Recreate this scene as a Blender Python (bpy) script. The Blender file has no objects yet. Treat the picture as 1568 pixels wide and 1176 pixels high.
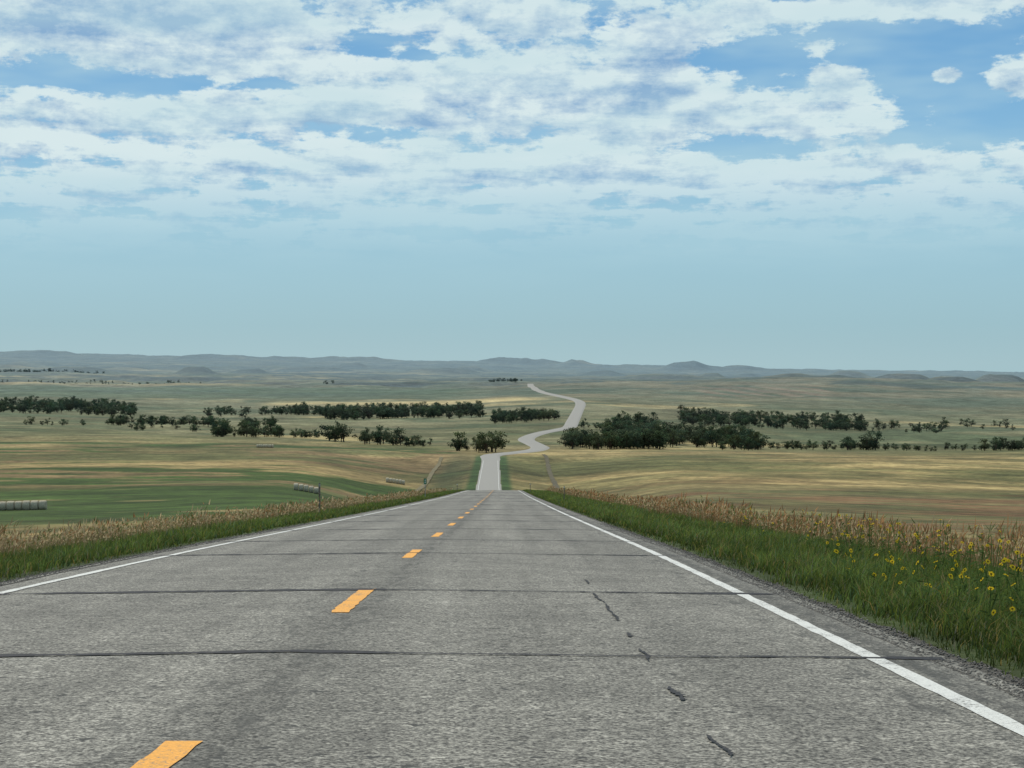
import bpy, math, numpy as np
from mathutils import Vector
rng=np.random.default_rng(7)
F=2850.0; HV=555.0; CU=784.0
scene=bpy.context.scene
scene.view_settings.view_transform='Standard'; scene.view_settings.look='None'; scene.view_settings.exposure=0
# ------------------------------------------------------------------ utils
def ss(x,a,b):
    t=np.clip((np.asarray(x,float)-a)/(b-a),0,1); return t*t*(3-2*t)
_T=rng.random((512,512))
def vnoise(x,y):
    x=np.asarray(x,float);y=np.asarray(y,float)
    xi=np.floor(x);yi=np.floor(y);fx=x-xi;fy=y-yi
    fx=fx*fx*(3-2*fx);fy=fy*fy*(3-2*fy)
    xi=xi.astype(np.int64);yi=yi.astype(np.int64)
    g=lambda a,b:_T[a%512,b%512]
    return (g(xi,yi)*(1-fx)+g(xi+1,yi)*fx)*(1-fy)+(g(xi,yi+1)*(1-fx)+g(xi+1,yi+1)*fx)*fy
def fbm(x,y,o=4,r=0.5):
    s=0;a=1;t=0
    for i in range(o):
        s=s+a*vnoise(x*2**i+17.3*i,y*2**i+9.1*i);t+=a;a*=r
    return s/t*2-1
def blur(a,sig,axis):
    n=int(sig*3)+1;k=np.exp(-0.5*(np.arange(-n,n+1)/sig)**2);k/=k.sum()
    pad=[(0,0)]*a.ndim;pad[axis]=(n,n)
    p=np.pad(a,pad,mode='edge');out=np.zeros_like(a)
    for i,w in enumerate(k):
        sl=[slice(None)]*a.ndim;sl[axis]=slice(i,i+a.shape[axis]);out+=w*p[tuple(sl)]
    return out
def mesh_obj(name,verts,faces,mat=None,cols=None,parent=None,smooth=False):
    me=bpy.data.meshes.new(name)
    if isinstance(faces,np.ndarray):
        v=np.asarray(verts,np.float32);me.vertices.add(len(v));me.vertices.foreach_set('co',v.ravel())
        n,k=faces.shape
        me.loops.add(n*k);me.loops.foreach_set('vertex_index',faces.astype(np.int32).ravel())
        me.polygons.add(n);me.polygons.foreach_set('loop_start',(np.arange(n)*k).astype(np.int32))
        me.polygons.foreach_set('loop_total',np.full(n,k,np.int32))
        me.update(calc_edges=True)
    else:
        me.from_pydata([tuple(map(float,p)) for p in verts],[],faces);me.update()
    if cols is not None:
        c=np.ones((len(me.vertices),4),np.float32);c[:,:3]=cols
        at=me.color_attributes.new('Col','FLOAT_COLOR','POINT');at.data.foreach_set('color',c.ravel())
    if smooth: me.polygons.foreach_set('use_smooth',np.ones(len(me.polygons),bool))
    ob=bpy.data.objects.new(name,me);scene.collection.objects.link(ob)
    if mat: me.materials.append(mat)
    if parent: ob.parent=parent
    return ob
class NT:
    def __init__(s,tree): s.t=tree;s.n=tree.nodes;s.l=tree.links
    def _in(s,sock,v):
        if isinstance(v,bpy.types.NodeSocket): s.l.new(v,sock)
        elif v is not None:
            if sock.type=='RGBA' and hasattr(v,'__len__') and len(v)==3: v=(*v,1)
            sock.default_value=v
    def m(s,op,a,b=None,c=None,clamp=False):
        n=s.n.new('ShaderNodeMath');n.operation=op;n.use_clamp=clamp
        s._in(n.inputs[0],a)
        if b is not None:s._in(n.inputs[1],b)
        if c is not None:s._in(n.inputs[2],c)
        return n.outputs[0]
    def mr(s,v,a,b,c=0.,d=1.,smooth=True):
        n=s.n.new('ShaderNodeMapRange');n.interpolation_type='SMOOTHSTEP' if smooth else 'LINEAR'
        s._in(n.inputs[0],v)
        for i,q in enumerate((a,b,c,d)): n.inputs[i+1].default_value=q
        return n.outputs[0]
    def mix(s,f,a,b,bt='MIX'):
        n=s.n.new('ShaderNodeMix');n.data_type='RGBA';n.blend_type=bt;n.clamp_factor=True
        s._in(n.inputs[0],f);s._in(n.inputs[6],a);s._in(n.inputs[7],b);return n.outputs[2]
    def noise(s,vec,scale,detail=3,rough=.5,dist=0.,col=False):
        n=s.n.new('ShaderNodeTexNoise')
        if vec is not None:s.l.new(vec,n.inputs['Vector'])
        n.inputs['Scale'].default_value=scale;n.inputs['Detail'].default_value=detail
        n.inputs['Roughness'].default_value=rough;n.inputs['Distortion'].default_value=dist
        return n.outputs[1 if col else 0]
    def comb(s,x,y,z):
        n=s.n.new('ShaderNodeCombineXYZ')
        for i,q in enumerate((x,y,z)): s._in(n.inputs[i],q)
        return n.outputs[0]
    def sep(s,v):
        n=s.n.new('ShaderNodeSeparateXYZ');s.l.new(v,n.inputs[0]);return n.outputs
    def pos(s): return s.n.new('ShaderNodeNewGeometry').outputs['Position']
    def attr(s,name='Col'):
        n=s.n.new('ShaderNodeAttribute');n.attribute_name=name;return n.outputs['Color']
    def bump(s,h,strength=.5,dist=.02):
        n=s.n.new('ShaderNodeBump');n.inputs['Strength'].default_value=strength;n.inputs['Distance'].default_value=dist
        s.l.new(h,n.inputs['Height']);return n.outputs[0]
def material(name,rough=.9,spec=.3):
    m=bpy.data.materials.new(name);m.use_nodes=True
    t=NT(m.node_tree);b=m.node_tree.nodes['Principled BSDF']
    b.inputs['Roughness'].default_value=rough;b.inputs['Specular IOR Level'].default_value=spec
    return m,t,b
def simple(name,col,rough=.8,var=.25,scale=20,spec=.3):
    m,t,b=material(name,rough,spec)
    n=t.noise(t.pos(),scale,3,.6)
    k=t.mr(n,.3,.7,1-var,1+var,False)
    c=t.mix(1.,col,t.comb(k,k,k),'MULTIPLY')
    t.l.new(c,b.inputs['Base Color']);return m
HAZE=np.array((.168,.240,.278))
def hazef(d):   # aerial haze painted into land and tree colours, blue-grey with distance
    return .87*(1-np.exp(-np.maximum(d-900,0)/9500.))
# ------------------------------------------------------------------ road profile
ky=[-60,0,20,33,47,90,189,260,315,340,380,450,550,650,734,1100,1180]
base=lambda d:1.264+.0614*d
kz=[base(-60),base(0),base(20),base(33)+.03,base(47)+.12,base(90)+.35,base(189)+.73,base(260)+.88,base(315)+1.0,23.35,26.8,33.4,42.8,48.0,49.9,56.7,58.4]
_yy=np.arange(-60,1200,1.0);_zz=blur(np.interp(_yy,ky,kz),7,0)
_xx=blur(np.interp(_yy,[-60,0,340,450,734,1100,1200],[-1.22,-1.52,-3.25,-4.4,-9.3,-12.5,-12.8]),20,0)
_xx=np.where(_yy<300,-1.52-.0051*_yy,_xx)
zroad=lambda y:-np.interp(y,_yy,_zz)
xc=lambda y:np.interp(y,_yy,_xx)
# ------------------------------------------------------------------ far table of terrain (ground elevation angles)
U=[-900,0,400,650,745,870,1200,1568,2500]
TB={150:[818,816,800,780,758,782,802,818,820],
 250:[802,796,784,768,756,772,787,803,805],
 340:[785,780,769,759,751,762,776,791,795],
 500:[755,753,746,752,772,755,759,769,775],
 734:[722,722,722,732,749,734,736,746,750],
 1100:[688,690,692,697,702,699,698,702,706],
 1400:[664,668,673,683,686,687,690,689,690],
 1700:[648,653,660,665,665,663,676,679,680],
 2100:[632,638,646,649,646,640,656,663,665],
 2800:[615,621,627,625,622,614,627,638,642],
 3600:[600,605,609,608,606,602,606,617,620],
 5000:[586,590,593,593,590,584,579,588,592],
 7000:[574,579,583,585,584,585,584,591,594],
 12000:[556,564,571,574,575,577,581,587,590],
 18000:[546,553,560,565,567,570,575,581,586],
 26000:[530,540,547,552,553,557,565,571,578],
 45000:[534,544,551,556,558,561,569,575,582]}
ds=np.array(sorted(TB));lg=np.log(ds);LG=np.linspace(lg[0],lg[-1],420);S=np.linspace(-.75,.75,361)
tb=np.array([TB[d] for d in ds],float);us=(np.array(U)-CU)/F
a1=np.array([np.interp(S,us,r) for r in tb])
a2=np.array([np.interp(LG,lg,a1[:,j]) for j in range(len(S))]).T
a2=blur(blur(a2,5,0),5,1)
def table(x,y):
    y=np.maximum(y,150.);s=np.clip(x/y,-.749,.749);l=np.clip(np.log(y),LG[0],LG[-1]-1e-6)
    fi=(l-LG[0])/(LG[1]-LG[0]);fj=(s-S[0])/(S[1]-S[0])
    i=np.clip(fi.astype(int),0,len(LG)-2);j=np.clip(fj.astype(int),0,len(S)-2);fi=fi-i;fj=fj-j
    v=(a2[i,j]*(1-fj)+a2[i,j+1]*fj)*(1-fi)+(a2[i+1,j]*(1-fj)+a2[i+1,j+1]*fj)*fi
    return -(v-HV)*y/F
RP=[(745,702,1100),(752,698,1150),(772,697,1200),(798,695,1250),(818,690,1310),(827,683,1390),(818,676,1470),(806,671,1560),(812,665,1640),(832,659,1730),(858,655,1810),(872,650,1880),(877,641,2050),(884,627,2380),(889,615,2750),(882,609,3000),(858,604,3350),(830,598,3800),(815,591,4500),(812,588,5000)]
RPx=np.array([(u-CU)/F*d for u,v,d in RP]);RPy=np.array([d for u,v,d in RP],float)
BUMPS=[(785,46,10,24500),(840,14,3,24500),(883,16,6.,24500),(1048,32,14,21000),(1110,45,7,21500),(1180,60,4,21500),(960,60,4,23000),(560,60,4,24500),(440,30,4,24500),(300,24,13,9500),(120,45,10,10500),(200,30,6,13000),(1385,45,15,7600),(1530,35,14,7200),(1230,60,6,15000),(470,60,7,14000),(680,50,6,12500),(60,60,5,24500),(330,60,5,24000),(1010,60,10,8200),(600,30,6,9000),(1300,25,9,11500),(1450,22,7,12500),(1090,16,8,9500),(1460,40,8,6200),(1250,70,7,6000),(20,30,6,12000),(1500,20,6,16000),(380,25,8,11000),(720,22,6,15500),(920,26,7,13000),(540,18,5,16500),(1140,20,6,14500)]
def height(x,y):
    x=np.asarray(x,float);y=np.asarray(y,float);yp=np.maximum(y,0)
    o=x-xc(y);ao=np.abs(o)
    zr=zroad(y)
    drop=.015*ao+.05*np.clip(ao-5.2,0,5.0)+.15*np.clip(ao-10.,0,16)+.05*np.clip(ao-5,0,1)
    drop=np.where(ao<4.9,drop+.12,drop)
    nn=.10*fbm(x/3.1,y/3.1,3)*ss(ao,5.5,8)+.5*fbm(x/30,y/30,3)*ss(ao,9,25)
    cross=zr-drop+nn
    if y.size>0 and y.max()<150: return cross
    t=table(x,y)
    rdm=ss(np.abs(x-np.interp(y,RPy,RPx)),15,90)
    amp=ss(y,300,900)*1.6+ss(y,1300,2500)*2.6
    t=t+amp*fbm(x/110+5,y/130,5)*rdm
    rd=1-2*np.abs(fbm(x/520+31,y/620+3,5,.55))
    t=t+ss(y,3300,6000)*18*(rd-.5)+ss(y,5500,9000)*14*fbm(x/700+3,y/1100,5,.6)+ss(y,7000,14000)*30*fbm(x/1100,y/1900+8,5,.6)+ss(y,18000,24000)*30*fbm(x/800+7,y/9000,5,.65)
    for u,w,h,d in BUMPS:
        s=(x/np.maximum(y,1)-(u-CU)/F)*F/w
        prof=1/(1+np.abs(s)**5)*(1+.3*fbm(x/160,y/400,4))
        t=t+prof*h*d/F*np.exp(-((y-d)/(d*.03))**2)
    w=np.where(y<1150,ss(ao,12+.0*y,22+ .08*yp),1.)*ss(y,150,330)
    w=np.maximum(w,ss(y,1050,1150))
    return cross*(1-w)+t*w
# ------------------------------------------------------------------ terrain mesh
ys=np.concatenate([np.arange(-30,6,1.0),np.exp(np.linspace(math.log(6),math.log(45000),760))])
tt=np.linspace(-1,1,561)
Y=ys[:,None]*np.ones_like(tt)[None];W=.8*(np.maximum(ys,0)+50)[:,None]
X=xc(ys)[:,None]+12*tt[None]+W*np.sign(tt)[None]*np.abs(tt)[None]**1.5
Z=height(X,Y)
def lerp(a,b,f): return np.asarray(a)*(1-f[...,None])+np.asarray(b)*f[...,None]
def put(col,c,f): return col*(1-f[...,None])+np.asarray(c)*f[...,None]
uu=CU+F*X/np.maximum(Y,20);ao=np.abs(X-xc(Y));L=np.log(np.maximum(Y,20))
TAN=(.265,.198,.086);OLV=(.105,.104,.040);GRN=(.045,.074,.017);RED=(.155,.085,.042);YEL=(.39,.30,.13);PLN=(.175,.158,.075)
n1=fbm(X/120,Y/160,5,.55);n2=fbm(uu/500+3,L*9,4,.6);n3=fbm(X/25+9,Y/25,4,.6);n4=fbm(uu/260+11,L*16+4,4,.6);n5=fbm(X/330+41,Y/420+7,5,.62)
left=ss(-(uu-740),-40,60)
col=lerp(OLV,TAN,ss(n1*.6+n2+.15,-.3,.4))
fl=left*ss(Y,180,260)*(1-ss(Y,1250,1500))
gm=fl*ss(n2*1.1+n4*.8+.0+.60*(1-ss(Y,500,640))+.25*ss(-(uu-420),0,300)*(1-ss(Y,700,900)),-.05,.22)
col=put(col,GRN,gm)
lb=fl*ss(n4-n2*.3,.10,.28)*ss(Y,480,600)*.8;col=put(col,(.20,.135,.065),lb)
fr=(1-left)*ss(Y,120,220)*(1-ss(Y,1200,1400))
om=fr*(1-ss(Y,520,800))*.8*ss(n2+.5*n3,-.5,.2);col=put(col,(.100,.090,.042),om)
rm=fr*ss(n4+.3*n1,.0,.3)*.8*(1-ss(Y,500,900));col=put(col,RED,rm)
ym=fr*ss(n2+.25*n3,-.1,.4)*ss(Y,520,800)*.85;col=put(col,YEL,ym)
gg=fr*ss(n1-n4*.6,.10,.35)*.55;col=put(col,(.07,.08,.03),gg)
vm=ss(Y,1250,1500)
vc=lerp(OLV,PLN,ss(n1+n2*.8+.1,-.5,.4));vc=put(vc,(.062,.082,.030),ss(n4+n1*.5+n5*.6,-.0,.25)*.75);vc=put(vc,YEL,ss(n2*.8+n4*.8,.26,.5)*.75)
col=put(col,0,vm)+vc*vm[...,None]
rg=(1-left)*ss(Y,2600,3600)*(1-ss(Y,8000,11000))*.85
col=col*(1-rg[...,None])+lerp((.055,.07,.026),(.18,.14,.065),ss(n1*.6+n5+n4*.4,-.3,.5))*rg[...,None]
sf=np.exp(-((Y-3900)/420)**2)*ss(uu,1050,1090)*(1-ss(uu,1250,1290));sp=.5+.5*np.sin(X/11.+Y/95.);col=put(col,(.24,.15,.085),sf*ss(sp,.3,.8)*.7)
lgm=left*ss(Y,3400,3700)*(1-ss(Y,4600,5000))*.7;col=put(col,(.06,.09,.03),lgm)
st=np.exp(-((Y-3150-.06*(uu-600))/130)**2)*ss(uu,380,440)*(1-ss(uu,800,860));col=put(col,np.array(YEL)*1.2,st)
st=np.exp(-((Y-5200)/160)**2)*ss(uu,-200,0)*(1-ss(uu,300,460));col=put(col,np.array(YEL)*.9,st*.8)
bd=ss(fbm(X/500,Y/420,6,.65)+.15*ss(Y,9000,14000),.0,.2)*ss(Y,3000,5000)*.85;col=put(col,(.028,.038,.021),bd)
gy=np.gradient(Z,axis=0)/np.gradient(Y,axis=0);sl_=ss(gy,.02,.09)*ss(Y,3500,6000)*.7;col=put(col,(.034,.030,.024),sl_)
vg=(1-ss(ao,9.,11.))*(1-ss(Y,500,650));col=put(col,(.045,.06,.02),vg)
vg2=ss(ao,9,11)*(1-ss(ao,17,28))*(1-ss(Y,200,300));col=put(col,(.15,.12,.055),vg2)
gw=(ss(ao,4,5.5)*(1-ss(ao,8,11)))*ss(Y,600,700)*(1-ss(Y,1100,1200));col=put(col,(.045,.078,.026),gw)
gl=ss(ao,8,12)*(1-ss(ao,20,34))*left*ss(Y,600,700)*(1-ss(Y,1050,1200));col=put(col,(.045,.062,.028),gl*.8)
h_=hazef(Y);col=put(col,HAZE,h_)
nr,nc=X.shape
idx=np.arange(nr*nc).reshape(nr,nc)
fc=np.stack([idx[:-1,:-1],idx[:-1,1:],idx[1:,1:],idx[1:,:-1]],-1).reshape(-1,4)
m,t,b=material('prairie_soil_and_grass',.95,.1)
P=t.pos();c=t.attr();py=t.sep(P)[1];far=t.mr(py,1500,9000,0.,.7,False)
kk=None
for sc,lo,hi,dt in ((.006,.75,1.25,2),(.04,.58,1.42,3),(.3,.60,1.40,3)):
    k=t.mr(t.noise(P,sc,dt,.6),.3,.7,lo,hi,False);kk=k if kk is None else t.m('MULTIPLY',kk,k)
kk=t.m('ADD',t.m('MULTIPLY',t.m('SUBTRACT',kk,1.),t.m('SUBTRACT',1.,far)),1.);c=t.mix(1.,c,t.comb(kk,kk,kk),'MULTIPLY')
n=t.noise(P,.09,4,.65);c=t.mix(t.m('MULTIPLY',t.mr(n,.54,.68,0,.65),t.mr(py,3000,900,0.,1.)),c,(.040,.052,.02))
t.l.new(c,b.inputs['Base Color'])
t.l.new(t.bump(t.noise(P,.8,4,.7),.8,.35),b.inputs['Normal'])
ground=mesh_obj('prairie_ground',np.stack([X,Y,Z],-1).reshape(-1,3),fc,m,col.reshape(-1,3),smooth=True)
# ------------------------------------------------------------------ road
def catmull(px,py,n=14):
    out=[]
    for i in range(len(px)-1):
        p=[np.array((px[max(0,min(len(px)-1,k))],py[max(0,min(len(px)-1,k))])) for k in (i-1,i,i+1,i+2)]
        for q in np.linspace(0,1,n,endpoint=False):
            out.append(.5*((2*p[1])+(-p[0]+p[2])*q+(2*p[0]-5*p[1]+4*p[2]-p[3])*q*q+(-p[0]+3*p[1]-3*p[2]+p[3])*q**3))
    return np.array(out)
ya=np.concatenate([np.arange(-25,100,1.0),np.arange(100,1080,4.0)])
near=np.stack([xc(ya),ya],-1)
far_=catmull(np.concatenate([[xc(1060),xc(1085)],RPx[1:]]),np.concatenate([[1060,1085],RPy[1:]]))
far_=far_[far_[:,1]>1084]
cl=np.concatenate([near,far_]);tan=np.gradient(cl,axis=0);tan/=np.linalg.norm(tan,axis=1)[:,None];nrm=np.stack([tan[:,1],-tan[:,0]],-1)
hw=4.75+ss(cl[:,1],1100,1300)*.8+ss(cl[:,1],2400,3200)*.6
offs=np.array([-1.5,*np.linspace(-1,1,13),1.5])
V=[]
for k,o in enumerate(offs):
    oc=max(-1,min(1,o))
    p=cl+nrm*(hw*o)[:,None]
    z1=zroad(cl[:,1])-.012*abs(oc)*hw
    z2=height(p[:,0],p[:,1])+.35+cl[:,1]*.0002
    w=ss(cl[:,1],1040,1140)
    V.append(np.stack([p[:,0],p[:,1],z1*(1-w)+z2*w],-1))
V=np.array(V)
wq=ss(cl[:,1],1040,1140)[None];zm=V[:,:,2].mean(0)[None];zm=blur(zm,2,1);V[:,:,2]=V[:,:,2]*(1-wq)+(.7*zm+.3*V[:,:,2])*wq
V[:,:,2]=np.where(wq>0.5,np.maximum(V[:,:,2],height(V[:,:,0],V[:,:,1])+.25),V[:,:,2])
for k in (0,-1):
    V[k,:,2]=np.where(cl[:,1]>1090,height(V[k,:,0],V[k,:,1])-.5,V[k,:,2]-.6)
K,N,_=V.shape;idx=np.arange(K*N).reshape(K,N)
fc=np.stack([idx[:-1,:-1],idx[1:,:-1],idx[1:,1:],idx[:-1,1:]],-1).reshape(-1,4)
rc=np.zeros((K,N,3));rc[:,:,0]=(offs[:,None]*hw[None])/20+.5
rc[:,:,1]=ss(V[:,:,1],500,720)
m,t,b=material('worn_asphalt_chip_seal',.85,.25)
P=t.pos();A=t.sep(t.attr());lat=t.m('MULTIPLY',t.m('SUBTRACT',A[0],.5),20.)
xyz=t.sep(P)
g=t.noise(P,42,2,.7);gb=t.noise(P,17,2,.7);g2=t.noise(P,6,3,.7);g3=t.noise(P,.7,3,.6);g4=t.noise(t.comb(t.m('MULTIPLY',lat,1.3),t.m('MULTIPLY',xyz[1],.035),0.),1.,4,.6)
k=t.mr(g,.38,.64,.22,1.75,False);k=t.m('MULTIPLY',k,t.mr(gb,.34,.66,.66,1.34,False));k=t.m('MULTIPLY',k,t.mr(g2,.3,.7,.76,1.22,False));k=t.m('MULTIPLY',k,t.mr(g3,.3,.7,.82,1.15,False));k=t.m('MULTIPLY',k,t.mr(g4,.3,.7,.78,1.2,False))
def gauss(x,c,w):
    q=t.m('MULTIPLY',t.m('SUBTRACT',x,c),1/w);return t.m('EXPONENT',t.m('MULTIPLY',t.m('MULTIPLY',q,q),-1.))
for cx,w,a in ((1.15,.35,.07),(2.95,.4,-.11),(-1.15,.35,-.10),(-2.9,.4,-.10),(0.12,.28,-.22),(4.3,.25,-.18)):
    k=t.m('MULTIPLY',k,t.m('ADD',1.,t.m('MULTIPLY',gauss(lat,cx,w),a)))
sn=t.noise(t.comb(t.m('MULTIPLY',lat,6.),t.m('MULTIPLY',xyz[1],1.2),0.),1.,5,.7)
seam=t.m('MULTIPLY',gauss(lat,.22,.14),t.mr(sn,.47,.6));
seam=t.m('MAXIMUM',seam,t.m('MULTIPLY',gauss(lat,4.38,.16),t.mr(sn,.42,.56)))
seam=t.m('MAXIMUM',seam,t.m('MULTIPLY',gauss(lat,3.95,.16),t.m('MULTIPLY',t.mr(sn,.5,.6),.9)))
seam=t.m('MAXIMUM',seam,t.m('MULTIPLY',gauss(lat,-.35,.3),t.m('MULTIPLY',t.mr(sn,.53,.63),.8)))
seam=t.m('MAXIMUM',seam,t.m('MULTIPLY',t.mr(sn,.66,.74),.5))
c=t.mix(1.,(.186,.178,.152),t.comb(k,k,k),'MULTIPLY')
c=t.mix(t.m('MULTIPLY',seam,.7),c,(.045,.045,.04))
pit=t.noise(P,7.5,2,.5);c=t.mix(t.mr(pit,.67,.71),c,(.045,.045,.04))
c=t.mix(A[1],c,(.26,.25,.225))  # far stretch painted lighter, standing in for sun on its facing slope
t.l.new(c,b.inputs['Base Color']);t.l.new(t.bump(g,.7,.014),b.inputs['Normal'])
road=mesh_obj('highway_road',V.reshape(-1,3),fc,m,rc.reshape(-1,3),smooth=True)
def roadz(o,y): return zroad(y)-.012*np.abs(o)
def strip(o0,o1,y0,y1,step=1.0,jit=0,dz=.006):
    n=max(2,int((y1-y0)/step)+1);y=np.linspace(y0,y1,n);x=xc(y)
    j0=rng.normal(0,jit,n);j1=rng.normal(0,jit,n)
    a=np.stack([x+o0+j0,y,roadz(o0,y)+dz],-1);c=np.stack([x+o1+j1,y,roadz(o1,y)+dz],-1)
    return np.concatenate([a,c]),np.array([[i,n+i,n+i+1,i+1] for i in range(n-1)])
def merge(parts):
    vs=[];fs=[];k=0
    for v,f in parts: vs.append(v);fs.append(f+k);k+=len(v)
    return np.concatenate(vs),np.concatenate(fs)
def paint(name,col,wear):
    m,t,b=material(name,.7,.3);P=t.pos()
    n=t.noise(P,32,4,.75);n2=t.noise(P,2.2,4,.6)
    f=t.m('ADD',n,t.m('MULTIPLY',n2,.45))
    c=t.mix(t.mr(f,wear,wear+.14),col,(.13,.125,.11))
    k=t.mr(t.noise(P,60,2,.6),.3,.7,.75,1.15,False);c=t.mix(1.,c,t.comb(k,k,k),'MULTIPLY')
    t.l.new(c,b.inputs['Base Color']);t.l.new(t.bump(n,.5,.006),b.inputs['Normal']);return m
white=paint('worn_white_paint',(.60,.60,.56),.76);yellow=paint('worn_yellow_paint',(.74,.335,.035),.78)
v,f=merge([strip(4.14,4.27,-20,340,.35,.005),strip(-4.22,-4.10,-20,340,.35,.005)])
mesh_obj('edge_lines',v,f,white,parent=road)
v,f=merge([strip(-4.2,-4.0,640,1080,4,0,.05),strip(4.0,4.2,640,1080,4,0,.05)])
mesh_obj('edge_lines_far',v,f,white,parent=road)
ps=[]
for k in range(-2,28):
    e=8.85+12.2*k;ps.append(strip(-.085,.085,e-3.75,e,.15,.007))
v,f=merge(ps);mesh_obj('center_dashes',v,f,yellow,parent=road)
tar=simple('tar_sealant',(.026,.026,.028),.75,.4,14,.15)
ps=[]
for i,(y0,w) in enumerate([(13.35,.10),(20.85,.15),(31.6,.12),(39.5,.10),(50,.12),(62,.16),(75,.18),(92,.22),(112,.25),(135,.3),(165,.4),(200,.5),(245,.7)]):
    n=320;o=np.linspace(-4.7,4.7,n);yc=y0+.14*fbm(o*.5+i*7,o*0+i*3.3,6,.66)+.02*o*math.sin(i*2.1)*.4
    wv=w*.5*(.75+1.1*fbm(o*1.9+i,o*0+5,4,.7)+.35*(rng.random(n)-.5));wv=np.maximum(wv,.012+.0005*y0)
    A_=np.stack([xc(yc)+o,yc-wv,roadz(o,yc)+.010],-1);B_=np.stack([xc(yc)+o,yc+wv,roadz(o,yc)+.010],-1)
    ps.append((np.concatenate([A_,B_]),np.array([[q,q+1,n+q+1,n+q] for q in range(n-1)])))
for y0,y1,o0,ww in ((8.55,9.25,2.56,.014),(10.7,11.4,2.555,.022),(13.0,13.9,2.55,.015),(14.95,15.35,2.56,.018),(16.7,17.5,2.56,.018),(17.6,18.9,2.55,.015),(19.1,20.7,2.54,.016),(22.5,23.5,2.55,.016),(5.6,6.6,2.58,.016)):
    n=34;y=np.linspace(y0,y1,n);o=o0+.05*fbm(y*2.3,y*0+3,5,.6);wv=ww*np.sin(np.linspace(.2,2.94,n))**.5*(.3+1.2*rng.random(n))
    ps.append((np.concatenate([np.stack([xc(y)+o-wv,y,roadz(o,y)+.010],-1),np.stack([xc(y)+o+wv*rng.uniform(.5,1.3,n),y,roadz(o,y)+.010],-1)]),np.array([[q,n+q,n+q+1,q+1] for q in range(n-1)])))
v,f=merge(ps);mesh_obj('tar_crack_seals',v,f,tar,parent=road)
m,t,b=material('shoulder_gravel',.95,.2);P=t.pos()
g=t.noise(P,24,4,.8);k=t.mr(g,.35,.65,.35,1.7,False);c=t.mix(1.,(.105,.097,.083),t.comb(k,k,k),'MULTIPLY');t.l.new(c,b.inputs['Base Color']);t.l.new(t.bump(g,1.,.04),b.inputs['Normal'])
ps=[]
for sg in (-1,1):
    y=np.arange(-20,340,1.);oo=[4.60,4.8,5.1,5.6];zz_=[.004,-.01,-.045,-.20]
    rows=[np.stack([xc(y)+sg*o+(.05*fbm(y*1.7,y*0+sg,3) if i==0 else 0),y,roadz(4.7,y)+q],-1) for i,(o,q) in enumerate(zip(oo,zz_))]
    v=np.concatenate(rows);n=len(y);f=np.array([[k*n+q,k*n+q+1,(k+1)*n+q+1,(k+1)*n+q] for k in range(3) for q in range(n-1)]);ps.append((v,f))
v,f=merge(ps);sh=mesh_obj('gravel_shoulder',v,f,m,smooth=True)
def stones(n):
    ph=[(1,0,0),(-1,0,0),(0,1,0),(0,-1,0),(0,0,1),(0,0,-1)];tri=[(0,2,4),(2,1,4),(1,3,4),(3,0,4),(2,0,5),(1,2,5),(3,1,5),(0,3,5)]
    y=np.exp(rng.uniform(math.log(7),math.log(60),n));sg=np.where(rng.random(n)<.62,1,-1);o=4.58+np.abs(rng.normal(.1,.22,n))
    r=rng.uniform(.004,.014,n)*(1+y*.012);x=xc(y)+sg*o;z=roadz(4.7,y)-np.clip(o-4.8,0,2)*.15+.002
    pv=np.array(ph)[None]*r[:,None,None]*rng.uniform(.6,1.4,(n,6,1));pv[:,:,2]*=.7
    v=(pv+np.stack([x,y,z],-1)[:,None]).reshape(-1,3);f=(np.arange(n)[:,None,None]*6+np.array(tri)[None]).reshape(-1,3);return v,f
v,f=stones(10000);mesh_obj('loose_stones',v,f,simple('stone',(.14,.13,.115),.9,.5,9),parent=sh)
def trail(name,pl,wd,col):
    c=catmull([ (u-CU)/F*d for u,d in pl],[d for u,d in pl],12);tn=np.gradient(c,axis=0);tn/=np.linalg.norm(tn,axis=1)[:,None];nn=np.stack([tn[:,1],-tn[:,0]],-1)
    rows=[]
    for o in (-1,0,1):
        p=c+nn*wd*.5*o*(1+.3*fbm(c[:,1:2]/20,c[:,1:2]*0,3));rows.append(np.stack([p[:,0],p[:,1],height(p[:,0],p[:,1])+.3],-1))
    n=len(c);f=np.array([[k*n+q,(k+1)*n+q,(k+1)*n+q+1,k*n+q+1] for k in range(2) for q in range(n-1)])
    return mesh_obj(name,np.concatenate(rows),f,simple(name+'_soil',col,.95,.5,.5),smooth=True)
trail('dirt_track',[(832,1180),(838,1100),(842,950),(850,820),(868,640),(890,520),(905,430)],2.4,(.08,.068,.036))
trail('dirt_track',[(676,1120),(664,980),(655,860),(640,760),(618,690),(590,640)],2.2,(.14,.118,.06))
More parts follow.
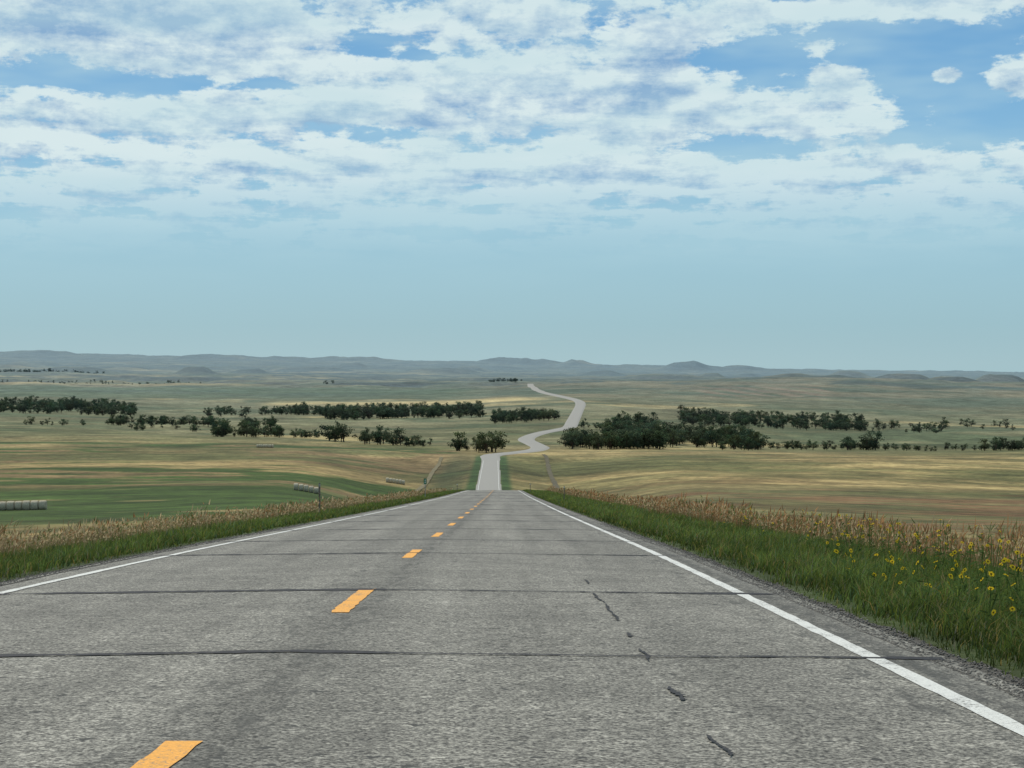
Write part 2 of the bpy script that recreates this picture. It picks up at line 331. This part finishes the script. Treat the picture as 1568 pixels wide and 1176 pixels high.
# ------------------------------------------------------------------ grass
def leafmat(name,trans=.35):
    m=bpy.data.materials.new(name);m.use_nodes=True;t=NT(m.node_tree);n=t.n;n.remove(n['Principled BSDF'])
    c=t.attr();b=n.new('ShaderNodeBsdfDiffuse')
    t.l.new(c,b.inputs[0]);tr=n.new('ShaderNodeBsdfTranslucent');t.l.new(c,tr.inputs[0]);mx=n.new('ShaderNodeMixShader');mx.inputs[0].default_value=trans
    t.l.new(b.outputs[0],mx.inputs[1]);t.l.new(tr.outputs[0],mx.inputs[2]);t.l.new(mx.outputs[0],n['Material Output'].inputs[0]);return m
gm_=leafmat('grass_blades',.4)
def blades(name,x,y,h,w,col,lean,mat,head=None):
    n=len(x);z=height(x,y)-.02;a=rng.uniform(0,2*math.pi,n);f=rng.uniform(0,2*math.pi,n)
    side=np.stack([np.cos(a)*.5,np.sin(a)*.5*.6,np.zeros(n)],-1)*w[:,None]
    ln=np.stack([np.cos(f),np.sin(f),np.zeros(n)],-1)*(lean*h)[:,None];ln[:,0]+=.10*h
    bse=np.stack([x,y,z],-1);mid=bse+ln*.35+np.array([0,0,.55])*h[:,None];top=bse+ln+np.array([0,0,1.])*(h*(1-.3*lean))[:,None]
    if head is None:
        v=np.stack([bse-side,bse+side,mid+side*.75,mid-side*.75,top],1)
        v=v.reshape(-1,3);i=np.arange(n)[:,None]*5
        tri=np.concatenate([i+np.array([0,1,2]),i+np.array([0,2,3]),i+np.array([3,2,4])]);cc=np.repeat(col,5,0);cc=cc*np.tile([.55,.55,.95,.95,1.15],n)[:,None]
    else:
        hd=bse+ln*.72+np.array([0,0,.78])*h[:,None];s2=side*head
        v=np.stack([bse-side*.6,bse+side*.6,hd,hd-s2,hd+s2,top+(top-hd)*.2,hd+(top-hd)*.45+s2*1.3],1).reshape(-1,3);i=np.arange(n)[:,None]*7
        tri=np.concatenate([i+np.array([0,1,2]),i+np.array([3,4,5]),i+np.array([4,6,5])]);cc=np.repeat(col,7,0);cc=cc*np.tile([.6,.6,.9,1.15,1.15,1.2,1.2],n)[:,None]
    return mesh_obj(name,v,tri,mat,cc)
def pts(n,o0,o1,d0,d1,sg):
    d=np.exp(rng.uniform(math.log(d0),math.log(d1),n));o=rng.uniform(o0,o1,n);return xc(d)+sg*o,d,o
GX=[];TX=[]
for sg,n in ((1,300000),(-1,130000)):
    x,y,o=pts(n,4.75,12.5 if sg>0 else 10.5,7 if sg>0 else 14,345,sg)
    cn=fbm(x/1.1+50,y/2.,4);lim=(9.3 if sg>0 else 7.4)
    pt=ss(o+1.5*cn+.6*fbm(x/.4,y/.4,2),lim,lim+2.2)
    istan=rng.random(n)<pt
    edge=ss(o+.35*fbm(y*1.1,y*0+sg,4),4.8,5.8);keep=(rng.random(n)<.12+.88*edge)&(cn>-.6)
    g=keep&~istan;cl2=fbm(x[g]/.35+3,y[g]/.5,3);h=(.07+(.26 if sg>0 else .2)*edge[g]*(.75+.6*cn[g]+.5*cl2))*rng.uniform(.5,1.35,g.sum());w=.0055*(1+y[g]/16)
    c=np.array((.080,.116,.030))[None]*rng.uniform(.5,1.6,(g.sum(),1))*(1+.7*cn[g]+.7*cl2)[:,None]
    yl=rng.random(g.sum())<.12;c[yl]=np.array((.22,.19,.08));br=rng.random(g.sum())<.3;c[br]*=np.array((1.3,1.12,.8));gb_=rng.random(g.sum())<.2;c[gb_]*=np.array((.9,1.0,1.7))
    GX.append((x[g],y[g],h,w,c))
gx=[np.concatenate([q[i] for q in GX]) for i in range(5)]
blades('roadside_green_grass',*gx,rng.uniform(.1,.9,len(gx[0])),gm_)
for sg,n in ((1,260000),(-1,190000)):
    x,y,o=pts(n,6.2,27,15,345,sg)
    cn=fbm(x/2.2+20,y/4.,4);c3=fbm(x/.8+70,y/1.6,3);thr=9.0 if sg>0 else 7.4
    keep=(rng.random(n)<ss(o+1.5*cn,thr,thr+2.))&(rng.random(n)<.25+.75*ss(cn+.5*c3,-.4,.25))&(rng.random(n)<1-.6*ss(o,16,27))
    x,y,o,cn,c3=x[keep],y[keep],o[keep],cn[keep],c3[keep]
    h=np.maximum(.5+.45*cn+.4*c3,.15)*rng.uniform(.45,1.4,len(x))*(1-.45*ss(o,14,27))*(1.1 if sg>0 else .85);w=.0065*(1+y/18)
    c=np.array((.37,.285,.165))[None]*rng.uniform(.5,1.45,(len(x),1));rd=rng.random(len(x))<(.25+.65*ss(c3,-.05,.3))*(1 if sg>0 else .5);c[rd]*=np.array((.74,.54,.44));gr=rng.random(len(x))<.2+.4*ss(-cn,.05,.35);c[gr]=np.array((.11,.13,.045))*rng.uniform(.6,1.3,(gr.sum(),1))
    TX.append((x,y,h,w,c))
tx=[np.concatenate([q[i] for q in TX]) for i in range(5)]
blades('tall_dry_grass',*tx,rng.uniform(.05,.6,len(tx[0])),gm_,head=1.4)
# ------------------------------------------------------------------ sunflowers
n=190
d=np.concatenate([rng.uniform(12,24,75),rng.uniform(20,36,75),rng.uniform(34,60,40)]);o=np.concatenate([rng.uniform(5.7,9.0,75),rng.uniform(7.,10.8,75),rng.uniform(8,11.5,40)])
vs=[];fs=[];cs=[];cnt_=[0]
def add(v,f,c):
    k=cnt_[0];cnt_[0]+=len(v);vs.append(np.array(v,float));fs.extend([[i+k for i in q] for q in f]);cs.append(np.tile(c,(len(v),1)))
for i in range(n):
    x0=float(xc(d[i])+o[i]);y0=float(d[i]);z0=float(height(x0,y0));tall=.42+.33*min(1,max(0,(o[i]-6)/4))
    for s in range(rng.integers(1,4)):
        H=tall*rng.uniform(.6,1.3);lx,ly=rng.normal(0,.12,2);b0=np.array([x0+rng.normal(0,.05),y0+rng.normal(0,.05),z0]);tp=b0+np.array([lx,ly,H])
        w=.005;add([b0+[-w,0,0],b0+[w,0,0],tp+[w,0,0],tp+[-w,0,0]],[[0,1,2,3]],(.07,.11,.03))
        for q in range(8):
            a=rng.uniform(0,6.28);hh=rng.uniform(.2,.9);p=b0+(tp-b0)*hh;L_=rng.uniform(.05,.13);dr=np.array([math.cos(a),math.sin(a),rng.uniform(-.2,.5)])*L_;sd=np.array([-math.sin(a),math.cos(a),0])*L_*.32
            add([p,p+dr*.5+sd,p+dr,p+dr*.5-sd],[[0,1,2,3]],(.06,.10,.03))
        if rng.random()<.85:
            nn=Vector((rng.normal(0,.8),rng.normal(-.2,.8),rng.uniform(.3,1.1))).normalized();e1=nn.orthogonal().normalized();e2=nn.cross(e1)
            e1=np.array(e1);e2=np.array(e2);nn=np.array(nn);R=rng.uniform(.022,.040)
            for q in range(12):
                a=q*2*math.pi/12;da=.24;rr_=R*rng.uniform(.8,1.1);dr=e1*math.cos(a)+e2*math.sin(a);d1=e1*math.cos(a-da)+e2*math.sin(a-da);d2=e1*math.cos(a+da)+e2*math.sin(a+da)
                add([tp+dr*R*.2,tp+d1*rr_*.7+nn*.003,tp+dr*rr_,tp+d2*rr_*.7+nn*.003],[[0,1,2,3]],(.85,.60,.03))
            ring=[tp+nn*.005+(e1*math.cos(a)+e2*math.sin(a))*R*.27 for a in np.linspace(0,2*math.pi,9)[:-1]]
            add(ring+[tp+nn*.014],[[k,(k+1)%8,8] for k in range(8)],(.10,.055,.015))
mesh_obj('wild_sunflowers',np.concatenate(vs),fs,gm_,np.concatenate(cs))
# ------------------------------------------------------------------ trees
def cyl(p0,p1,r0,r1,k=6):
    p0=np.array(p0,float);p1=np.array(p1,float);a=Vector(p1-p0).normalized();e1=a.orthogonal().normalized();e2=a.cross(e1);e1=np.array(e1);e2=np.array(e2)
    an=np.linspace(0,2*math.pi,k,endpoint=False);r=np.cos(an)[:,None]*e1+np.sin(an)[:,None]*e2
    return np.concatenate([p0+r*r0,p1+r*r1]),np.array([[i,(i+1)%k,k+(i+1)%k,k+i] for i in range(k)])
def proto(seed,wide=.42):
    r=np.random.default_rng(seed);V=[];Fq=[];C=[];k=0
    def ad(v,f,c):
        nonlocal k
        V.append(v);Fq.append(f+k);C.append(c);k+=len(v)
    v,f=cyl((0,0,-.03),(r.normal(0,.02),r.normal(0,.02),.42),.028,.018);ad(v,f,np.tile((.07,.055,.04),(len(v),1)))
    cl=[]
    for i in range(14):
        a=r.uniform(0,6.28);rr=wide*math.sqrt(r.uniform(0,1))*.75;zz=r.uniform(.15,.84)
        rr*=math.sqrt(max(.15,1-((zz-.45)/.55)**2));c=np.array([math.cos(a)*rr,math.sin(a)*rr,zz]);cl.append((c,r.uniform(.10,.19)))
        v,f=cyl((0,0,r.uniform(.1,.3)),c,.012,.004,4);ad(v,f,np.tile((.06,.05,.035),(len(v),1)))
    for c,R in cl:
        m_=32;dv=r.normal(0,1,(m_,3));dv/=np.linalg.norm(dv,axis=1)[:,None];dv*=(r.uniform(.35,1.1,m_)[:,None]);p=c+dv*R*np.array([1.1,1.1,.8])
        e=r.normal(0,1,(m_,3));e/=np.linalg.norm(e,axis=1)[:,None];g=r.normal(0,1,(m_,3));g=np.cross(e,g);g/=np.linalg.norm(g,axis=1)[:,None]
        s=r.uniform(.022,.046,m_)[:,None];v=np.stack([p-e*s,p+g*s*.8,p+e*s,p-g*s*.8],1).reshape(-1,3)
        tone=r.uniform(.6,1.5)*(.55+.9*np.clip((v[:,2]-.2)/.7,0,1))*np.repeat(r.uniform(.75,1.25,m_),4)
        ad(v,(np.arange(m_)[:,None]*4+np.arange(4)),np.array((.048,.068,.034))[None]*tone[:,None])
    return np.concatenate(V),np.concatenate(Fq),np.concatenate(C)
PR=[proto(s,wide=w) for s,w in ((1,.42),(2,.48),(3,.34),(4,.52),(5,.40),(6,.6))]
tmat=leafmat('tree_foliage',.2)
def forest(name,groups):
    Vs=[];Fs=[];Cs=[];k=0
    for (u0,u1,d0,d1,cnt,h0,h1) in groups:
        dd=rng.uniform(d0,d1,cnt);xx=(rng.uniform(u0,u1,cnt)-CU)/F*dd;zz=height(xx,dd)
        for d,x,z in zip(dd,xx,zz):
            v,f,c=PR[rng.integers(len(PR))];h=rng.uniform(h0*.75,h1*1.05);a=rng.uniform(0,6.28);ca,sa=math.cos(a),math.sin(a)
            wx=rng.uniform(.85,1.4);R=np.array([[ca,sa,0],[-sa,ca,0],[0,0,1]]);vv=(v*np.array([wx,wx,1]))@R*h+np.array([x,d,z])
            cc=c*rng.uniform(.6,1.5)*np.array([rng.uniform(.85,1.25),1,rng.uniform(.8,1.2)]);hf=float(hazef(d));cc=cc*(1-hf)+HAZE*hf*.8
            Vs.append(vv);Fs.append(f+k);Cs.append(cc);k+=len(vv)
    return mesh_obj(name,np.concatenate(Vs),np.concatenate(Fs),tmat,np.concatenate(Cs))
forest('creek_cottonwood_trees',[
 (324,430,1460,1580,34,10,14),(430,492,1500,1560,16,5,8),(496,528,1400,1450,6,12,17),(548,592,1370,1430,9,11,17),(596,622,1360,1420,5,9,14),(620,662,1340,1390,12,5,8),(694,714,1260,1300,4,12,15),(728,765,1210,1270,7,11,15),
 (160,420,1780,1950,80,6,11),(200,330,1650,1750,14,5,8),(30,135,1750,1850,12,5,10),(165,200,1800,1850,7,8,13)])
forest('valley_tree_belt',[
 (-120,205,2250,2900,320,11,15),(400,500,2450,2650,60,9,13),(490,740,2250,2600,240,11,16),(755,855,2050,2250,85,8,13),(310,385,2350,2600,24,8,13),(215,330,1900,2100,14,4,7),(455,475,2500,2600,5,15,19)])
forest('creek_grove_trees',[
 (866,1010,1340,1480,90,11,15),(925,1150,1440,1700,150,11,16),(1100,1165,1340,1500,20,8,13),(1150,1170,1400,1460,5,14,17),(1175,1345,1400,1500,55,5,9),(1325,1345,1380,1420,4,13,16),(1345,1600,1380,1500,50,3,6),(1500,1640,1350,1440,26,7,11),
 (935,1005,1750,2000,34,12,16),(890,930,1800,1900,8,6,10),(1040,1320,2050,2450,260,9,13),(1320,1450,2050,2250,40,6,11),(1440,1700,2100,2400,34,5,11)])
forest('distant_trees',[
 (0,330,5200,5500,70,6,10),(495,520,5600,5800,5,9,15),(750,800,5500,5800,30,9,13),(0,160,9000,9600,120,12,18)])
# ------------------------------------------------------------------ hay bale rows
straw,t,b=material('weathered_straw',.95,.1);P=t.pos();n=t.noise(P,7,5,.75);k=t.mr(n,.3,.7,.5,1.4,False);c=t.mix(1.,(.46,.41,.30),t.comb(k,k,k),'MULTIPLY');t.l.new(c,b.inputs['Base Color']);t.l.new(t.bump(n,1.,.08),b.inputs['Normal'])
def bales(x0,y0,cnt,ang,R=.85,Lb=1.25):
    ps=[];dx,dy=math.cos(ang),math.sin(ang)
    for i in range(cnt):
        cx=x0+dx*(Lb+.12)*i;cy=y0+dy*(Lb+.12)*i+rng.normal(0,.06);cz=float(height(cx,cy))+R*.9
        prof=[(-.5,0),(-.5,.55),(-.5,.86),(-.44,.97),(-.25,1.0),(.0,1.015),(.25,1.0),(.44,.97),(.5,.86),(.5,.55),(.5,0)]
        k=24;vv=[];Rr=R*rng.uniform(.93,1.05)
        for (a,rr) in prof:
            for q in range(k):
                th=2*math.pi*q/k;rad=Rr*rr*(1+.02*math.sin(5*th+i*2)+rng.normal(0,.008));lx=a*Lb;ry=math.cos(th)*rad;rz=math.sin(th)*rad;rz=max(rz,-R*.9)
                vv.append((cx+dx*lx-dy*ry,cy+dy*lx+dx*ry,cz+rz))
        f=np.array([[p*k+q,p*k+(q+1)%k,(p+1)*k+(q+1)%k,(p+1)*k+q] for p in range(len(prof)-1) for q in range(k)]);ps.append((np.array(vv),f))
    v,f=merge(ps);return mesh_obj('round_hay_bale_row',v,f,straw,smooth=True)
for u,d,cnt,ang,R in ((-70,322,12,.05,.85),(453,505,5,.1,1.0),(593,800,6,.1,1.1),(394,1180,8,0,1.1)):
    bales((u-CU)/F*d,d,cnt,ang,R)
# ------------------------------------------------------------------ roadside posts
galv=simple('galvanised_steel',(.28,.28,.27),.5,.2,8);gsign=simple('green_sign_face',(.02,.16,.07),.4,.1,5);wht=simple('reflective_white',(.6,.6,.58),.4,.1,10);wood=simple('weathered_wood_post',(.17,.14,.11),.9,.35,12)
import bmesh
def boxm(name,cx,cy,cz,sx,sy,sz,mat,parent,bev=.004):
    me=bpy.data.meshes.new(name);bm=bmesh.new();bmesh.ops.create_cube(bm,size=1)
    for q in bm.verts: q.co=Vector((q.co.x*sx,q.co.y*sy,q.co.z*sz))
    bmesh.ops.bevel(bm,geom=bm.edges[:],offset=min(bev,min(sx,sy,sz)*.3),segments=1,affect='EDGES');bm.to_mesh(me);bm.free()
    o=bpy.data.objects.new(name,me);scene.collection.objects.link(o);me.materials.append(mat);o.location=(cx,cy,cz);o.parent=parent;return o
def empty(name,x,y):
    e=bpy.data.objects.new(name,None);scene.collection.objects.link(e);e.location=(x,y,float(height(x,y)));return e
e=empty('delineator_post',(489-CU)/F*92,92);boxm('post',0,0,.78,.09,.03,1.66,wood,e);boxm('post_flange',0,.035,.78,.025,.04,1.6,wood,e);boxm('reflector',0,-.022,1.5,.09,.012,.14,galv,e)
e=empty('mile_marker_sign',(651-CU)/F*182,182);boxm('post',0,0,.95,.06,.04,1.95,galv,e);boxm('sign_panel',0,-.03,1.7,.28,.012,.55,gsign,e);boxm('digit_upper',0,-.0385,1.8,.1,.004,.14,wht,e,.001);boxm('digit_lower',0,-.0385,1.6,.1,.004,.14,wht,e,.001)
for u,d in ((864,150),(812,250),(700,262)):
    e=empty('delineator_post',(u-CU)/F*d,d);boxm('post',0,0,.62,.07,.03,1.35,wood,e);boxm('post_flange',0,.035,.62,.02,.04,1.3,wood,e);boxm('reflector',0,-.022,1.2,.09,.012,.12,wht,e)
# ------------------------------------------------------------------ world
w=bpy.data.worlds.new('World');scene.world=w;w.use_nodes=True;t=NT(w.node_tree);nd=t.n;nd.clear()
try: w.cycles.sampling_method='NONE'
except Exception as ex: print(ex)
out=nd.new('ShaderNodeOutputWorld');bg=nd.new('ShaderNodeBackground');t.l.new(bg.outputs[0],out.inputs[0]);bg.inputs[1].default_value=.1
SE=math.radians(52);SA=math.radians(-25)
tc=nd.new('ShaderNodeTexCoord').outputs['Generated'];D=t.sep(tc)
zc=t.m('MAXIMUM',D[2],.012)
sky=nd.new('ShaderNodeTexSky');sky.sky_type='NISHITA';sky.sun_disc=False;sky.sun_elevation=SE;sky.sun_rotation=SA;sky.altitude=700;sky.air_density=1.2;sky.dust_density=1.0
t.l.new(t.comb(D[0],D[1],zc),sky.inputs[0])
hyp=t.m('SQRT',t.m('ADD',t.m('MULTIPLY',D[0],D[0]),t.m('MULTIPLY',D[1],D[1])));hyp=t.m('MAXIMUM',hyp,.001)
Wv=t.m('DIVIDE',D[2],hyp);Uv=t.m('DIVIDE',D[0],t.m('MAXIMUM',t.m('ABSOLUTE',D[1]),.05));UW=t.comb(Uv,Wv,0.)
rmp=nd.new('ShaderNodeValToRGB');t.l.new(t.mr(Wv,0.,.25,0.,1.,False),rmp.inputs[0]);cr=rmp.color_ramp
st_=[(0.0,(3.2,5.2,6.0)),(.08,(2.8,5.0,6.0)),(.30,(2.9,5.4,6.9)),(.5,(1.9,4.4,6.9)),(.78,(1.1,3.3,6.2)),(1.,(.9,2.9,5.9))]
cr.elements[0].position=0;cr.elements[0].color=(*st_[0][1],1);cr.elements[1].position=1;cr.elements[1].color=(*st_[-1][1],1)
for p,c in st_[1:-1]:
    e=cr.elements.new(p);e.color=(*c,1)
skyc=t.mix(t.mr(Wv,.2,.6,.12,1.),rmp.outputs[0],sky.outputs[0])
def gsum(BL):
    acc=None
    for u,v,ru,rv,a in BL:
        vm=nd.new('ShaderNodeVectorMath');vm.operation='MULTIPLY_ADD';t.l.new(UW,vm.inputs[0]);vm.inputs[1].default_value=(F/ru,F/rv,0);vm.inputs[2].default_value=(-(u-CU)/ru,-(HV-v)/rv,0)
        dp=nd.new('ShaderNodeVectorMath');dp.operation='DOT_PRODUCT';t.l.new(vm.outputs[0],dp.inputs[0]);t.l.new(vm.outputs[0],dp.inputs[1])
        g=t.m('EXPONENT',t.m('MULTIPLY',dp.outputs['Value'],-1.));acc=t.m('MULTIPLY_ADD',g,a,acc if acc is not None else 0.)
    return acc
def field(du,dw,dt):
    Wp=t.m('ADD',t.m('MAXIMUM',t.m('ADD',Wv,dw),.0),.085);Up=t.m('ADD',Uv,du)
    q=t.comb(t.m('DIVIDE',Up,Wp),t.m('DIVIDE',1.2,Wp),0.)
    a=t.noise(q,2.5,dt,.60,.25)
    d=t.noise(t.comb(t.m('MULTIPLY',Up,34.),t.m('MULTIPLY',Wp,58.),0.),1.,dt,.66)
    return t.m('ADD',t.m('MULTIPLY',a,.5),t.m('MULTIPLY',d,.5))
acc=gsum([(180,45,330,55,.15),(720,130,290,70,.12),(240,185,300,26,.12),(80,210,150,25,.07),(1210,180,120,30,.14),(1010,120,120,80,.12),(1295,125,46,24,.20),(1452,127,24,14,.24),(1555,140,38,24,.20),(1380,18,240,26,.17),(1255,75,40,12,.15),(350,98,90,14,.12),(900,265,700,34,.07),(760,20,200,30,.07),
 (1370,90,210,42,-.17),(1440,195,160,36,-.14),(650,88,80,10,-.14),(250,136,260,9,-.12),(1150,80,60,22,-.11),(560,205,120,11,-.08),(1100,235,200,10,-.06),(570,60,30,25,-.06)])
shd=gsum([(230,28,280,42,.85),(60,100,160,22,.5),(1040,45,140,32,.7),(990,150,80,28,.75),(720,195,140,16,.75),(660,318,90,14,.5),(470,305,60,12,.4),(1180,215,100,14,.45),(1500,8,120,12,.5),(800,60,60,20,.3)])
f0=field(0.,0.,7);f1=field(-.003,.0075,5)
cov=t.m('ADD',f0,acc);cov=t.m('ADD',cov,t.mr(Wv,.15,.09,0.,.05,True))
mask=t.mr(cov,.475,.545,0.,1.)
lit=t.m('MULTIPLY',t.m('SUBTRACT',f0,f1),6.5)
thick=t.mr(cov,.56,.74,0.,1.)
br=t.m('SUBTRACT',t.m('ADD',.98,t.m('SUBTRACT',lit,t.m('MULTIPLY',thick,.36))),t.m('MULTIPLY',shd,t.mr(cov,.50,.64,.1,1.)))
br=t.m('ADD',br,t.mr(Wv,.13,.08,0.,.12))
cc=t.mix(t.mr(br,.0,1.15,0.,1.,False),(2.5,4.2,6.3),(7.1,8.3,8.4))
soft=t.mr(Wv,.050,.115,0.,1.)
cc=t.mix(t.mr(Wv,.05,.11,.5,0.),cc,(4.8,6.8,7.4))
sk2=t.mix(t.m('MULTIPLY',mask,t.m('MULTIPLY',soft,.94)),skyc,cc)
veil=t.noise(t.comb(t.m('MULTIPLY',Uv,9.),t.m('MULTIPLY',Wv,40.),3.),1.,3,.55)
sk2=t.mix(t.m('MULTIPLY',t.mr(veil,.35,.7,0.,.42),t.mr(Wv,.03,.09,0.,1.)),sk2,(4.9,6.9,7.5))
t.l.new(sk2,bg.inputs[0])
# ------------------------------------------------------------------ sun & camera
sl=bpy.data.lights.new('sun','SUN');sl.energy=3.4;sl.angle=math.radians(.53);sl.color=(1,.94,.84)
so=bpy.data.objects.new('sun',sl);scene.collection.objects.link(so)
sd=Vector((math.sin(SA)*math.cos(SE),math.cos(SA)*math.cos(SE),math.sin(SE)));so.rotation_euler=sd.to_track_quat('Z','Y').to_euler()
cam=bpy.data.cameras.new('camera');co=bpy.data.objects.new('camera',cam);scene.collection.objects.link(co);scene.camera=co
cam.sensor_width=36;cam.lens=36*F/1568;cam.clip_start=.1;cam.clip_end=200000
co.location=(0,0,0);co.rotation_euler=(math.radians(90)-math.atan((588-HV)/F),0,0)
